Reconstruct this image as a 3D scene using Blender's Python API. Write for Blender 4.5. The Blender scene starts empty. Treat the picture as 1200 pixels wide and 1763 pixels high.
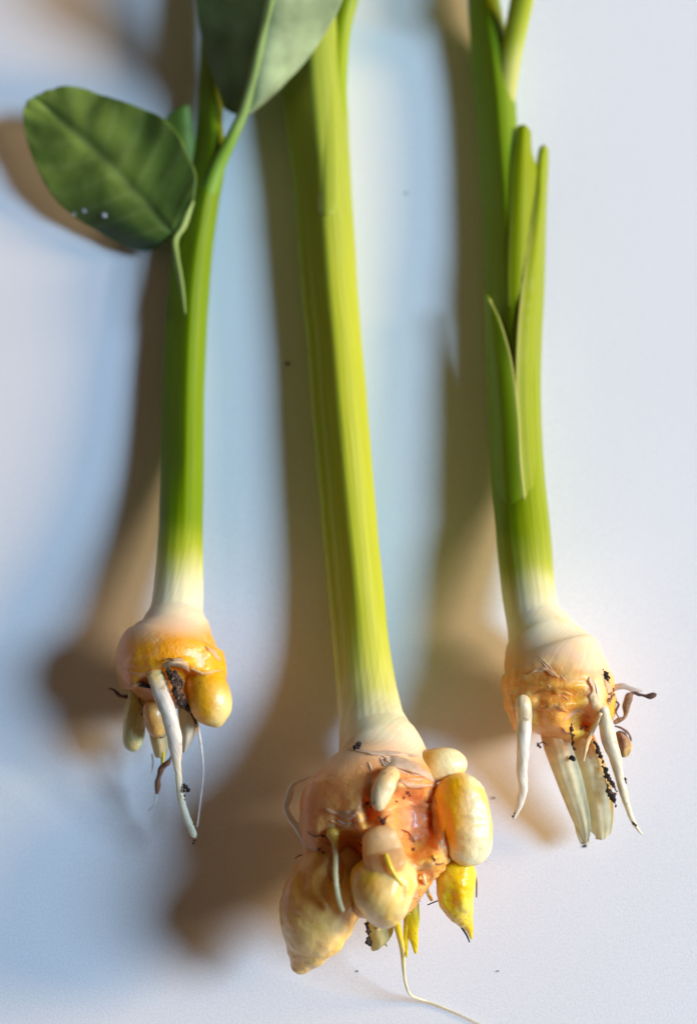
import bpy, math, random
from mathutils import Vector, noise
from mathutils.bvhtree import BVHTree
random.seed(7)
S = bpy.context.scene
COL = S.collection
S.unit_settings.scale_length = 0.01            # one unit = one centimetre

# ------------------------------------------------------------------ camera
W, H = 1200.0, 1763.0
D, TILT = 22.0, math.radians(15)
FPX = W * D / 10.0
cam_d = bpy.data.cameras.new('camera')
cam = bpy.data.objects.new('camera', cam_d)
COL.objects.link(cam)
cam.location = (0, -D * math.sin(TILT), D * math.cos(TILT))
cam.rotation_euler = (TILT, 0, 0)
cam_d.sensor_fit = 'VERTICAL'
cam_d.sensor_height = 160.0
cam_d.lens = 160.0 * FPX / H
cam_d.clip_start, cam_d.clip_end = 0.1, 1000
cam_d.dof.use_dof = True
cam_d.dof.focus_distance = 19.5
cam_d.dof.aperture_fstop = 0.48
S.camera = cam
CAM = Vector(cam.location)
FWD = Vector((0, math.sin(TILT), -math.cos(TILT)))
UP = Vector((0, math.cos(TILT), math.sin(TILT)))
RT = Vector((1, 0, 0))

# ------------------------------------------------------------------ light
w = bpy.data.worlds.new('World'); S.world = w; w.use_nodes = True
bg = w.node_tree.nodes['Background']
bg.inputs[0].default_value = (1.0, 0.68, 0.46, 1); bg.inputs[1].default_value = 0.082

def area(name, direction, dist, size, power, color):
    d = bpy.data.lights.new(name, 'AREA'); d.shape = 'DISK'; d.size = size
    d.energy = power; d.color = color
    o = bpy.data.objects.new(name, d); COL.objects.link(o)
    v = Vector(direction).normalized()
    o.location = v * dist
    o.rotation_euler = v.to_track_quat('Z', 'Y').to_euler()
    return o
# cool skylight from high in the window, warm light from low in the same window
area('window_skylight', (1.15, 0.02, 1.0), 160, 56, 318000, (0.45, 0.69, 1.0))
area('window_warm_light', (2.6, 0.35, 1.0), 160, 42, 285000, (1.0, 0.67, 0.36))

S.view_settings.view_transform = 'Standard'; S.view_settings.look = 'None'
S.view_settings.exposure = 0.0; S.view_settings.gamma = 1.0

# ------------------------------------------------------------------ helpers
def ray(px, py):
    return (FWD + RT * ((px - W / 2) / FPX) + UP * ((H / 2 - py) / FPX)).normalized()
def P(px, py, h):
    d = ray(px, py)
    return CAM + d * ((h - CAM.z) / d.z)
def SC(co):                                     # centimetres per photo pixel at a point
    return (co - CAM).dot(FWD) / FPX
def proj(co):
    v = co - CAM; z = v.dot(FWD)
    return W / 2 + v.dot(RT) / z * FPX, H / 2 - v.dot(UP) / z * FPX
def surf(px, py, bvh, off=0.0, h=1.0):
    d = ray(px, py)
    hit = bvh.ray_cast(CAM, d)[0]
    if hit is None:
        return P(px, py, h)
    return hit - d * off
def sm(a, b, x):
    t = min(1, max(0, (x - a) / (b - a))); return t * t * (3 - 2 * t)
def mix(a, b, t):
    return tuple(a[i] + (b[i] - a[i]) * t for i in range(3))
def cr(pts, t):                                 # Catmull-Rom through tuples, t in 0..1
    n = len(pts) - 1; x = min(max(t, 0), 1) * n; i = min(int(x), n - 1); f = x - i
    p0, p1, p2, p3 = pts[max(i - 1, 0)], pts[i], pts[i + 1], pts[min(i + 2, n)]
    return tuple(0.5 * (2 * b + (c - a) * f + (2 * a - 5 * b + 4 * c - d) * f * f + (3 * b - a - 3 * c + d) * f ** 3)
                 for a, b, c, d in zip(p0, p1, p2, p3))
def nz(v, s, seed=0.0):
    return noise.noise(Vector((v[0] * s + seed, v[1] * s - seed * 1.7, v[2] * s + seed * .31)))
def fbm(v, s, seed=0.0, o=4):
    return noise.fractal(Vector((v[0] * s + seed, v[1] * s - seed * 1.7, v[2] * s)), 0.8, 2.1, o)

WORLD = {}
def link(name, verts, faces, mat, parent=None, tint=None, uvs=None, smooth=True):
    c = Vector((0, 0, 0))
    for v in verts: c += v
    c /= len(verts)
    me = bpy.data.meshes.new(name)
    me.from_pydata([tuple(v - c) for v in verts], [], faces)
    if tint is not None:
        a = me.color_attributes.new('tint', 'FLOAT_COLOR', 'POINT')
        for i, v in enumerate(verts):
            col = tint(v, i) if callable(tint) else tint
            a.data[i].color = (max(col[0], 0), max(col[1], 0), max(col[2], 0), col[3] if len(col) > 3 else 1)
    if uvs is not None:
        uv = me.uv_layers.new(name='UVMap')
        for li, l in enumerate(me.loops): uv.data[li].uv = uvs[l.vertex_index]
    if smooth:
        me.polygons.foreach_set('use_smooth', [True] * len(me.polygons))
    me.materials.append(mat)
    o = bpy.data.objects.new(name, me); COL.objects.link(o)
    if parent is not None:
        o.parent = parent; o.location = c - WORLD[parent.name]
    else:
        o.location = c
    WORLD[o.name] = c
    return o

def loft(name, rows, mat, parent=None, seg=28, n=60, k=1.0, ends=(0, 0), tint=(.5, .5, .5), disp=None,
         dents=(), bvh=None, rim=None, crest=None, kback=1.0, uvy=False):
    """rows: (x, y, h, halfwidth_px) where h is centimetres over the paper, or a string offset over the bulb's surface."""
    pts = []
    for r in rows:
        x, y, h, hw = r[:4]
        co = surf(x, y, bvh, float(h)) if isinstance(h, str) else P(x, y, h)
        pts.append((co.x, co.y, co.z, hw, r[4] if len(r) > 4 else k))
    # even spacing by arc length
    fine = [cr(pts, i / 400) for i in range(401)]
    L = [0.0]
    for a, b in zip(fine, fine[1:]): L.append(L[-1] + (Vector(b[:3]) - Vector(a[:3])).length)
    tot = L[-1]
    def at(s):
        lo, hi = 0, 400
        while hi - lo > 1:
            m = (lo + hi) // 2
            if L[m] <= s: lo = m
            else: hi = m
        f = (s - L[lo]) / max(L[hi] - L[lo], 1e-9)
        return [fine[lo][j] + (fine[hi][j] - fine[lo][j]) * f for j in range(5)]
    ss = [tot * i / (n - 1) for i in range(n)]
    if ends[0]: ss = [ends[0] * (1 - math.cos(math.pi / 2 * i / 8)) for i in range(8)] + [s for s in ss if s > ends[0]]
    if ends[1]: ss = [s for s in ss if s < tot - ends[1]] + [tot - ends[1] * (1 - math.sin(math.pi / 2 * i / 8)) for i in range(9)]
    verts, uvs, nrm, faces = [], [], [], []
    for s in ss:
        a = at(max(0, s - tot * .01)); b = at(min(tot, s + tot * .01)); p = at(s)
        T = (Vector(b[:3]) - Vector(a[:3])).normalized()
        C = Vector(p[:3]); V = (C - CAM).normalized()
        side = T.cross(V).normalized(); dep = side.cross(T).normalized()
        r = max(p[3], .05) * SC(C)
        if ends[0] and s < ends[0]: r *= math.sqrt(max(1e-4, 1 - (1 - s / ends[0]) ** 2))
        if ends[1] and s > tot - ends[1]: r *= math.sqrt(max(1e-4, 1 - (1 - (tot - s) / ends[1]) ** 2))
        for j in range(seg):
            an = 2 * math.pi * j / seg
            cu, su = math.cos(an), math.sin(an) * p[4]
            if su > 0: su *= kback
            if crest and su < 0:                 # a keeled stem: flat flank on one side, round on the other
                u0, amt = crest[0], crest[1] * min(1, max(0, (crest[2] - s / tot) / .12))
                e = (cu - u0) / (1 - u0) if cu > u0 else (cu - u0) / (1 + u0)
                z = math.sqrt(max(0, 1 - e * e)) if cu > u0 else 1 - (math.sqrt(e * e + .02) - .1414) / (math.sqrt(1.02) - .1414)
                su = su * (1 - amt) - amt * p[4] * (z if cu > u0 else z * .93 + .07 * math.sqrt(max(0, 1 - e * e)))
            d = side * cu + dep * su
            if rim: d = d * (1 + rim(an, s / tot))
            verts.append(C + d * r); nrm.append(d.normalized()); uvs.append((j / seg * 2 * math.pi * r if r > .02 else 0, -C.y if uvy else s))
    m = len(ss)
    for i in range(m - 1):
        for j in range(seg):
            faces.append((i * seg + j, i * seg + (j + 1) % seg, (i + 1) * seg + (j + 1) % seg, (i + 1) * seg + j))
    faces.append(tuple(reversed(range(seg)))); faces.append(tuple((m - 1) * seg + j for j in range(seg)))
    if disp or dents:
        new = []
        for v, nn in zip(verts, nrm):
            q = v.copy()
            if disp: q += nn * disp(v)
            V = (v - CAM).normalized(); f = -nn.dot(V)
            if f > 0 and dents:
                x, y = proj(v)
                for (dx, dy, rx, ry, dp) in dents:
                    g = ((x - dx) / rx) ** 2 + ((y - dy) / ry) ** 2
                    if g < 6: q += V * dp * math.exp(-g * g) * min(1, f * 2.0)
            new.append(q)
        verts = new
    # outward winding
    v0, v1, v2 = verts[faces[len(faces) // 2][0]], verts[faces[len(faces) // 2][1]], verts[faces[len(faces) // 2][2]]
    if (v1 - v0).cross(v2 - v0).dot(nrm[faces[len(faces) // 2][0]]) < 0:
        faces = [tuple(reversed(f)) for f in faces]
    o = link(name, verts, faces, mat, parent, tint, uvs)
    o['_w'] = 0; del o['_w']
    return o, BVHTree.FromPolygons([tuple(v) for v in verts], faces)

def ribbon(name, rows, mat, parent=None, nu=16, nv=40, thick=.02, tint=(.5, .5, .5), disp=None, bvh=None):
    """rows of (x, y, h) points across a sheet, from one end to the other; smooth both ways; given real thickness."""
    grid = []
    W3 = [[tuple(surf(p[0], p[1], bvh, float(p[2])) if isinstance(p[2], str) else P(*p)) for p in r] for r in rows]
    cols = len(W3[0])
    for i in range(nv):
        t = i / (nv - 1)
        line = [cr([r[c] for r in W3], t) for c in range(cols)]
        grid.append([Vector(cr(line, j / (nu - 1))) for j in range(nu)])
    if disp:
        grid = [[g + Vector((0, 0, disp(g, i / (nv - 1), j / (nu - 1)))) for j, g in enumerate(r)] for i, r in enumerate(grid)]
    top = [g for r in grid for g in r]
    N = []
    for i in range(nv):
        for j in range(nu):
            a = grid[min(i + 1, nv - 1)][j] - grid[max(i - 1, 0)][j]
            b = grid[i][min(j + 1, nu - 1)] - grid[i][max(j - 1, 0)]
            n_ = a.cross(b)
            n_ = n_.normalized() if n_.length > 1e-9 else Vector((0, 0, 1))
            if n_.dot(CAM - grid[i][j]) < 0: n_ = -n_
            N.append(n_)
    verts = top + [v - n_ * thick for v, n_ in zip(top, N)]
    off = len(top); faces = []
    for i in range(nv - 1):
        for j in range(nu - 1):
            a, b, c, d = i * nu + j, i * nu + j + 1, (i + 1) * nu + j + 1, (i + 1) * nu + j
            faces.append((a, b, c, d)); faces.append((off + d, off + c, off + b, off + a))
    for i in range(nv - 1):
        for j in (0, nu - 1):
            a, d = i * nu + j, (i + 1) * nu + j
            faces.append((a, d, off + d, off + a) if j == 0 else (d, a, off + a, off + d))
    for j in range(nu - 1):
        for i in (0, nv - 1):
            a, b = i * nu + j, i * nu + j + 1
            faces.append((b, a, off + a, off + b) if i == 0 else (a, b, off + b, off + a))
    uvs = [(j / (nu - 1), i / (nv - 1)) for i in range(nv) for j in range(nu)] * 2
    return link(name, verts, faces, mat, parent, (lambda v, i: tint(v, uvs[i])) if callable(tint) else tint, uvs)

ICO = None
def crumbs(name, spots, mat, parent, bvh=None, h=1.0, off=0.0, tint=(.02, .013, .01)):
    """a clump of soil: jagged little lumps merged into one piece"""
    import bmesh
    verts, faces = [], []
    more = [(x + random.uniform(-1.3, 1.3) * r, y + random.uniform(-1.3, 1.3) * r, r * random.uniform(.35, .7)) for (x, y, r) in spots for q in range(2)] if len(spots) > 1 else []
    for (x, y, r) in list(spots) + more:
        bm = bmesh.new(); bmesh.ops.create_icosphere(bm, subdivisions=2, radius=1)
        c = surf(x, y, bvh, off, h) if bvh else P(x, y, h)
        R = .8 * r * SC(c); sd = random.random() * 50
        sx, sy = random.uniform(.7, 1.35), random.uniform(.7, 1.35)
        base = len(verts)
        for v in bm.verts:
            d = v.co.copy(); f = 1.15 + 1.0 * nz(d, 1.6, sd) + .6 * nz(d, 4.0, sd)
            verts.append(c + Vector((d.x * sx, d.y * sy, d.z * .8)) * R * f)
        for f in bm.faces: faces.append(tuple(base + v.index for v in f.verts))
        bm.free()
    o = link(name, verts, faces, mat, parent, tint, None, smooth=False)
    if len(spots) > 1: o['kind'] = 'stuff'
    return o


def shred(parent, bvh, pts, wd, tint, lift=.03, seed=1.0):
    """a torn scrap of skin: a narrow sheet with an uneven edge, one side stuck down and the other lifted"""
    n = 9; rows = []
    P2 = [cr(pts, i / (n - 1)) for i in range(n)]
    for i, (x, y) in enumerate(P2):
        a, b = P2[max(i - 1, 0)], P2[min(i + 1, n - 1)]
        L_ = math.hypot(b[0] - a[0], b[1] - a[1]) or 1
        nx, ny = -(b[1] - a[1]) / L_, (b[0] - a[0]) / L_
        w_ = wd * math.sin(math.pi * (.06 + .88 * i / (n - 1))) * (1 + .9 * nz((x * .11, y * .11, 0), 1, seed)) * random.uniform(.75, 1.25)
        rows.append([(x - nx * w_ * .5, y - ny * w_ * .5, '-0.01'), (x, y, '%.3f' % (lift * .5)), (x + nx * w_ * .6, y + ny * w_ * .6, '%.3f' % (lift * random.uniform(.6, 1.3)))])
    return ribbon('skin_shred', rows, M_SKIN, parent, nu=7, nv=26, thick=.012, tint=tint, bvh=bvh, disp=lambda g, u, v: .02 * nz(g, 11, seed))

# ------------------------------------------------------------------ materials
def material(name, rough=.45, sss=0.0, rad=(.1, .08, .03), bump=None, var=(.85, 1.12, 3.0), coat=0.0, trans=0.0, stretch=None, spec=.5,
             fleck=None, sss_scale=1.0, thin=0.0, fibre=None):
    m = bpy.data.materials.new(name); m.use_nodes = True
    nt = m.node_tree; N, Lk = nt.nodes, nt.links
    b = N['Principled BSDF']
    b.inputs['Roughness'].default_value = rough
    b.inputs['Specular IOR Level'].default_value = spec
    b.inputs['Subsurface Weight'].default_value = sss
    b.inputs['Subsurface Radius'].default_value = rad
    b.inputs['Subsurface Scale'].default_value = sss_scale
    b.inputs['Coat Weight'].default_value = coat
    b.inputs['Coat Roughness'].default_value = .25
    b.inputs['Transmission Weight'].default_value = trans
    at = N.new('ShaderNodeAttribute'); at.attribute_name = 'tint'
    tc = N.new('ShaderNodeTexCoord')
    mp = N.new('ShaderNodeMapping')
    if stretch:
        Lk.new(tc.outputs['UV'], mp.inputs[0]); mp.inputs['Scale'].default_value = stretch
    else:
        Lk.new(tc.outputs['Object'], mp.inputs[0])
    no = N.new('ShaderNodeTexNoise'); no.inputs['Scale'].default_value = var[2]; no.inputs['Detail'].default_value = 6
    Lk.new(mp.outputs[0], no.inputs[0])
    mr = N.new('ShaderNodeMapRange'); mr.inputs[1].default_value = .3; mr.inputs[2].default_value = .7
    mr.inputs[3].default_value = var[0]; mr.inputs[4].default_value = var[1]
    Lk.new(no.outputs[0], mr.inputs[0])
    mx = N.new('ShaderNodeMix'); mx.data_type = 'RGBA'; mx.blend_type = 'MULTIPLY'; mx.inputs[0].default_value = 1
    Lk.new(at.outputs['Color'], mx.inputs[6]); Lk.new(mr.outputs[0], mx.inputs[7])
    out = mx.outputs[2]
    if fleck:                                    # small specks of another colour: (colour, scale, threshold, strength)
        n3 = N.new('ShaderNodeTexNoise'); n3.inputs['Scale'].default_value = fleck[1]; n3.inputs['Detail'].default_value = 3
        Lk.new(tc.outputs['Object'], n3.inputs[0])
        r3 = N.new('ShaderNodeMapRange'); r3.inputs[1].default_value = fleck[2]; r3.inputs[2].default_value = fleck[2] + .08
        r3.inputs[4].default_value = fleck[3]; Lk.new(n3.outputs[0], r3.inputs[0])
        m3 = N.new('ShaderNodeMix'); m3.data_type = 'RGBA'; m3.inputs[7].default_value = (*fleck[0], 1)
        Lk.new(r3.outputs[0], m3.inputs[0]); Lk.new(out, m3.inputs[6]); out = m3.outputs[2]
    Lk.new(out, b.inputs['Base Color'])
    if bump:
        prev = None
        for (sc, st, ds) in bump:
            n2 = N.new('ShaderNodeTexNoise'); n2.inputs['Scale'].default_value = sc; n2.inputs['Detail'].default_value = 5
            Lk.new(mp.outputs[0], n2.inputs[0])
            bp = N.new('ShaderNodeBump'); bp.inputs['Strength'].default_value = st; bp.inputs['Distance'].default_value = ds
            Lk.new(n2.outputs[0], bp.inputs['Height'])
            if prev: Lk.new(prev.outputs[0], bp.inputs['Normal'])
            prev = bp
        if fibre:                                # fine ribs running along the length: (across, along, strength, distance)
            mp2 = N.new('ShaderNodeMapping'); mp2.inputs['Scale'].default_value = (fibre[0], fibre[1], 1); Lk.new(tc.outputs['UV'], mp2.inputs[0])
            n4 = N.new('ShaderNodeTexNoise'); n4.inputs['Scale'].default_value = 1; n4.inputs['Detail'].default_value = 4; Lk.new(mp2.outputs[0], n4.inputs[0])
            bp = N.new('ShaderNodeBump'); bp.inputs['Strength'].default_value = fibre[2]; bp.inputs['Distance'].default_value = fibre[3]
            Lk.new(n4.outputs[0], bp.inputs['Height']); Lk.new(prev.outputs[0], bp.inputs['Normal']); prev = bp
        Lk.new(prev.outputs[0], b.inputs['Normal'])
    if thin:                                     # light passing through a thin sheet
        tl = N.new('ShaderNodeBsdfTranslucent'); ms = N.new('ShaderNodeMixShader'); ms.inputs[0].default_value = thin
        Lk.new(out, tl.inputs[0]); Lk.new(b.outputs[0], ms.inputs[1]); Lk.new(tl.outputs[0], ms.inputs[2])
        Lk.new(ms.outputs[0], N['Material Output'].inputs[0])
    return m

M_STEM = material('stem_skin', .45, .22, (.10, .12, .02), [(1, .34, .009)], (.88, 1.07, 1.0), stretch=(30, .5, 1), coat=0, spec=.22)
M_LEAF = material('leaf_blade', .5, .10, (.05, .08, .01), [(4, .3, .03), (30, .2, .01)], (.72, 1.2, 2.2), coat=.05, spec=.4, thin=.12)
M_BULB = material('bulb_flesh', .43, .6, (.10, .12, .02), [(1, .34, .009)], (.88, 1.07, 1.0), stretch=(30, .5, 1), coat=0, spec=.22)
def flesh_out(m):
    """where the stem's foot gives way to flesh (the colour's alpha) the surface turns lumpy, wet and more translucent"""
    nt = m.node_tree; N, Lk = nt.nodes, nt.links
    b = N['Principled BSDF']; at = [n for n in N if n.type == 'ATTRIBUTE'][0]; tc = [n for n in N if n.type == 'TEX_COORD'][0]
    def ramp(lo, hi):
        r = N.new('ShaderNodeMapRange'); r.inputs[3].default_value = lo; r.inputs[4].default_value = hi
        Lk.new(at.outputs['Alpha'], r.inputs[0]); return r.outputs[0]
    Lk.new(ramp(.22, .55), b.inputs['Subsurface Weight']); Lk.new(ramp(.0, .28), b.inputs['Coat Weight']); Lk.new(ramp(.22, .45), b.inputs['Specular IOR Level'])
    b.inputs['Coat Roughness'].default_value = .18
    vm = N.new('ShaderNodeMix'); vm.data_type = 'VECTOR'; vm.inputs[4].default_value = (.10, .12, .02); vm.inputs[5].default_value = (.42, .17, .04)
    Lk.new(at.outputs['Alpha'], vm.inputs[0]); Lk.new(vm.outputs[1], b.inputs['Subsurface Radius'])
    prev = b.inputs['Normal'].links[0].from_socket
    for sc, st, ds in ((7, .55, .05), (22, .6, .022), (60, .45, .008)):
        n_ = N.new('ShaderNodeTexNoise'); n_.inputs['Scale'].default_value = sc; n_.inputs['Detail'].default_value = 5; Lk.new(tc.outputs['Object'], n_.inputs[0])
        bp = N.new('ShaderNodeBump'); bp.inputs['Distance'].default_value = ds; Lk.new(ramp(0, st), bp.inputs['Strength'])
        Lk.new(n_.outputs[0], bp.inputs['Height']); Lk.new(prev, bp.inputs['Normal']); prev = bp.outputs[0]
    Lk.new(prev, b.inputs['Normal'])
    base = b.inputs['Base Color'].links[0].from_socket       # brown stains and soil film in the flesh
    n_ = N.new('ShaderNodeTexNoise'); n_.inputs['Scale'].default_value = 7; n_.inputs['Detail'].default_value = 8; n_.inputs['Roughness'].default_value = .7; Lk.new(tc.outputs['Object'], n_.inputs[0])
    r_ = N.new('ShaderNodeMapRange'); r_.inputs[1].default_value = .58; r_.inputs[2].default_value = .72; Lk.new(n_.outputs[0], r_.inputs[0])
    mu = N.new('ShaderNodeMath'); mu.operation = 'MULTIPLY'; Lk.new(r_.outputs[0], mu.inputs[0]); Lk.new(ramp(0, .4), mu.inputs[1])
    mx = N.new('ShaderNodeMix'); mx.data_type = 'RGBA'; mx.inputs[7].default_value = (.42, .14, .04, 1); Lk.new(mu.outputs[0], mx.inputs[0]); Lk.new(base, mx.inputs[6])
    Lk.new(mx.outputs[2], b.inputs['Base Color'])
flesh_out(M_BULB)
M_BULBLET = material('bulblet_skin', .28, .5, (.20, .11, .035), [(3, .35, .06), (12, .45, .03), (45, .35, .007)], (.90, 1.06, 3.0), coat=.22, spec=.45,
                     fleck=((.50, .24, .06), 16, .66, .35))
M_ROOT = material('root_flesh', .42, .35, (.15, .12, .08), [(1, .45, .012)], (.74, 1.1, 1.2), stretch=(22, 4, 1), coat=.06, fleck=((.30, .19, .09), 9, .62, .55))
M_SKIN = material('papery_skin', .38, 0, bump=[(9, .4, .03), (40, .3, .01)], var=(.86, 1.08, 6), thin=.45)
M_SOIL = material('soil', .9, 0, bump=[(40, .6, .02)], var=(.5, 1.5, 20))
M_BROWN = material('dead_root', .8, 0, bump=[(30, .7, .02)], var=(.5, 1.4, 12))

pm = bpy.data.materials.new('white_paper'); pm.use_nodes = True
N, Lk = pm.node_tree.nodes, pm.node_tree.links
b = N['Principled BSDF']; b.inputs['Roughness'].default_value = .75; b.inputs['Specular IOR Level'].default_value = .2
tc = N.new('ShaderNodeTexCoord')
n1 = N.new('ShaderNodeTexNoise'); n1.inputs['Scale'].default_value = .35; n1.inputs['Detail'].default_value = 3
n2 = N.new('ShaderNodeTexNoise'); n2.inputs['Scale'].default_value = 34; n2.inputs['Detail'].default_value = 6; n2.inputs['Roughness'].default_value = .7
rp = N.new('ShaderNodeValToRGB'); rp.color_ramp.elements[0].color = (.79, .785, .775, 1); rp.color_ramp.elements[1].color = (.83, .83, .825, 1)
bp = N.new('ShaderNodeBump'); bp.inputs['Strength'].default_value = .5; bp.inputs['Distance'].default_value = .008
for n_ in (n1, n2): Lk.new(tc.outputs['Object'], n_.inputs[0])
Lk.new(n1.outputs[0], rp.inputs[0]); 
g1 = N.new('ShaderNodeTexNoise'); g1.inputs['Scale'].default_value = 45; g1.inputs['Detail'].default_value = 2
g2 = N.new('ShaderNodeMapRange'); g2.inputs[1].default_value = .3; g2.inputs[2].default_value = .7; g2.inputs[3].default_value = .91; g2.inputs[4].default_value = 1.07
g3 = N.new('ShaderNodeMix'); g3.data_type = 'RGBA'; g3.blend_type = 'MULTIPLY'; g3.inputs[0].default_value = 1
Lk.new(tc.outputs['Object'], g1.inputs[0]); Lk.new(g1.outputs[0], g2.inputs[0]); Lk.new(rp.outputs[0], g3.inputs[6]); Lk.new(g2.outputs[0], g3.inputs[7])
Lk.new(g3.outputs[2], b.inputs['Base Color'])
Lk.new(n2.outputs[0], bp.inputs['Height']); Lk.new(bp.outputs[0], b.inputs['Normal'])

# ------------------------------------------------------------------ setting
vs, fs = [], []
G = 60
for i in range(G + 1):
    for j in range(G + 1):
        x, y = (j / G - .5) * 90, (i / G - .5) * 90
        vs.append(Vector((x, y, .012 * nz((x, y, 0), .25, 3))))
for i in range(G):
    for j in range(G):
        a = i * (G + 1) + j; fs.append((a, a + 1, a + G + 2, a + G + 1))
paper = link('paper_ground', vs, fs, pm); paper['kind'] = 'structure'

def plant(name, loc, label):
    o = bpy.data.objects.new(name, None); COL.objects.link(o); o.location = loc
    o.empty_display_size = .5
    o['label'] = label; o['category'] = 'plant'; o['group'] = 'uprooted sprouts laid on white paper'
    WORLD[o.name] = Vector(loc)
    return o

def edges(rows):                                # (y, left, right, h[, k]) -> loft rows
    return [((l + r) / 2, y, h, (r - l) / 2) + tuple(e) for (y, l, r, h, *e) in rows]

# colours of the things themselves
GREEN1, GREEN2, GREEN3 = (.18, .285, .0), (.46, .49, .025), (.19, .27, .0)
WHITE_ROOT = (.80, .76, .60); CREAM = (.86, .70, .30); YELLOW = (.85, .58, .02)
ORANGE = (.85, .36, .02); DEEP = (.62, .20, .025); PINK = (.80, .50, .30); PALE = (.86, .78, .55)

def neck(v, y0, y1, y):                         # the pale foot of a stem turning into peach skin
    return mix((.87, .79, .50), (.93, .62, .37), sm(y0, y1, y + 8 * nz(v, 3, 6) + 5 * nz((v[0] * 9, v[1] * .6, v[2]), 2.5, 2)))

def smear(parent, rows, bvh=None, tint=(.03, .018, .012), k=.5):
    o = loft('soil_clump', rows, M_SOIL, parent, bvh=bvh, seg=12, n=60, k=k, tint=lambda v, i: mix(tint, (.11, .06, .035), max(0, min(1, .4 + 2 * nz(v, 16, 3)))),
             disp=lambda v: .035 * nz(v, 11, rows[0][0]) + .03 * nz(v, 26, 2))[0]

# ================================================================== LEFT SPROUT
p1 = plant('sprout', P(300, 1150, 0), 'slim sprout with an oval green leaf and one egg shaped bulblet on its orange bulb')
def t_stem1(v, i):
    x, y = proj(v)
    y += 16 * nz(v, 3, 1) + 5 * nz((v[0] * 8, v[1] * .5, v[2]), 3, 2)
    c = mix(GREEN1, (.17, .27, .004), sm(650, 300, y))
    c = mix(c, (.44, .48, .03), sm(880, 975, y)); return mix(c, neck(v, 1030, 1085, proj(v)[1]), sm(935, 1040, y))
rows = [(-160, 352, 402, .62), (0, 348, 398, .55), (100, 345, 392, .5), (200, 340, 384, .46), (250, 337, 388, .44), (300, 329, 386, .42),
        (350, 317, 377, .40), (430, 299, 367, .38), (500, 289, 361, .38), (600, 282, 355, .40), (700, 279, 352, .44), (800, 277, 351, .53),
        (900, 274, 350, .66), (960, 270, 350, .76), (1005, 266, 350, .84), (1030, 263, 350, .88), (1050, 259, 350, .90), (1066, 251, 355, .92), (1081, 246, 358, .93), (1098, 246, 356, .94)]
st, _ = loft('stem', edges(rows), M_STEM, p1, seg=110, n=160, uvy=True, tint=t_stem1,
             kback=1.15, crest=(.20, .95, .90), rim=lambda a, t: .004 * math.sin(a * 17),
             disp=lambda v: .006 * nz(v, 2, 5))
def t_bulb1(v, i):
    x, y = proj(v); n1 = nz(v, 2.2, 4) * 14; n2 = fbm(v, 5, 2) * .5
    c = mix(t_stem1(v, i), (.96, .39, .008), sm(1066, 1106, y + n1 * .7 - 8 * sm(300, 240, x)))
    c = mix(c, (.95, .47, .01), sm(280, 350, x + n1) * sm(1090, 1120, y) * .9)
    c = mix(c, (.94, .48, .2), sm(232, 206, x + n1 * .5) * .8)
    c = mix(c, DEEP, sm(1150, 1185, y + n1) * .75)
    return mix(c, (.94, .70, .36), max(0, n2 - .12) * 1.2) + (sm(1072, 1115, y + n1),)
rows = [(1030, 266, 347, .88, 1), (1050, 259.5, 349.5, .90, 1), (1066, 249.5, 356.5, .92, 1), (1081, 240, 364, .94), (1098, 224, 374, .96), (1118, 206, 384, .98), (1140, 202, 389, .98),
        (1165, 207, 391, .97), (1188, 214, 386, .95), (1206, 228, 368, .93), (1220, 250, 345, .92)]
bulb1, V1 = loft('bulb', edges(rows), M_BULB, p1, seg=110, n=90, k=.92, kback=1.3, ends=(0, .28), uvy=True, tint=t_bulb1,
                 disp=lambda v: .006 * nz(v, 2, 5) + .04 * nz(v, 2.0, 9) * sm(1060, 1110, proj(v)[1]) + .016 * fbm(v, 5, 3) * sm(1095, 1150, proj(v)[1]),
                 dents=[(300, 1175, 34, 26, .22), (325, 1185, 16, 30, .12), (270, 1140, 50, 10, -.05), (340, 1165, 26, 8, .07), (250, 1185, 18, 20, .10),
                        (372, 1128, 18, 14, -.05), (305, 1140, 26, 7, -.06)])
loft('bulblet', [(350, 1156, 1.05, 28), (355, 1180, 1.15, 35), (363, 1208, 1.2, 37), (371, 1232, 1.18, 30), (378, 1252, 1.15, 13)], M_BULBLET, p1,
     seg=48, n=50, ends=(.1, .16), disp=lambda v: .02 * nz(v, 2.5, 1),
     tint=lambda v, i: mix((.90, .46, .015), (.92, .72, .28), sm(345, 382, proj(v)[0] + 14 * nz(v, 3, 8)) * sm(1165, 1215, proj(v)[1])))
def t_root(v, i):
    return mix((.78, .74, .66), (.70, .62, .40), .5 + .6 * nz(v, 4, 2))
loft('root', [(268, 1152, '-0.02', 17), (272, 1172, '0.06', 17), (278, 1195, '0.14', 15), (290, 1226, 1.55, 14), (299, 1262, 1.45, 14), (304, 1300, 1.3, 11),
              (308, 1335, 1.15, 7), (310, 1360, 1.05, 6), (316, 1390, .95, 7), (326, 1418, .85, 8), (337, 1443, .78, 7)], M_ROOT, p1, seg=24, n=90, ends=(.1, .06),
     bvh=V1, k=.8, tint=lambda v, i: mix(mix((.84, .58, .20), (.74, .70, .60), sm(1160, 1200, proj(v)[1])), (.76, .68, .42), sm(1280, 1330, proj(v)[1]) * .6),
     disp=lambda v: -.008 + .018 * nz(v, 3, 1) + .008 * nz(v, 9, 1))
loft('shoot', [(238, 1186, .85, 15), (235, 1215, .82, 18), (232, 1250, .76, 19), (229, 1278, .70, 17), (226, 1294, .68, 9)], M_ROOT, p1, seg=24, n=40, ends=(.05, .05),
     tint=lambda v, i: mix((.74, .58, .14), (.78, .74, .36), sm(1200, 1260, proj(v)[1])), disp=lambda v: .015 * nz(v, 4, 2))
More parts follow.
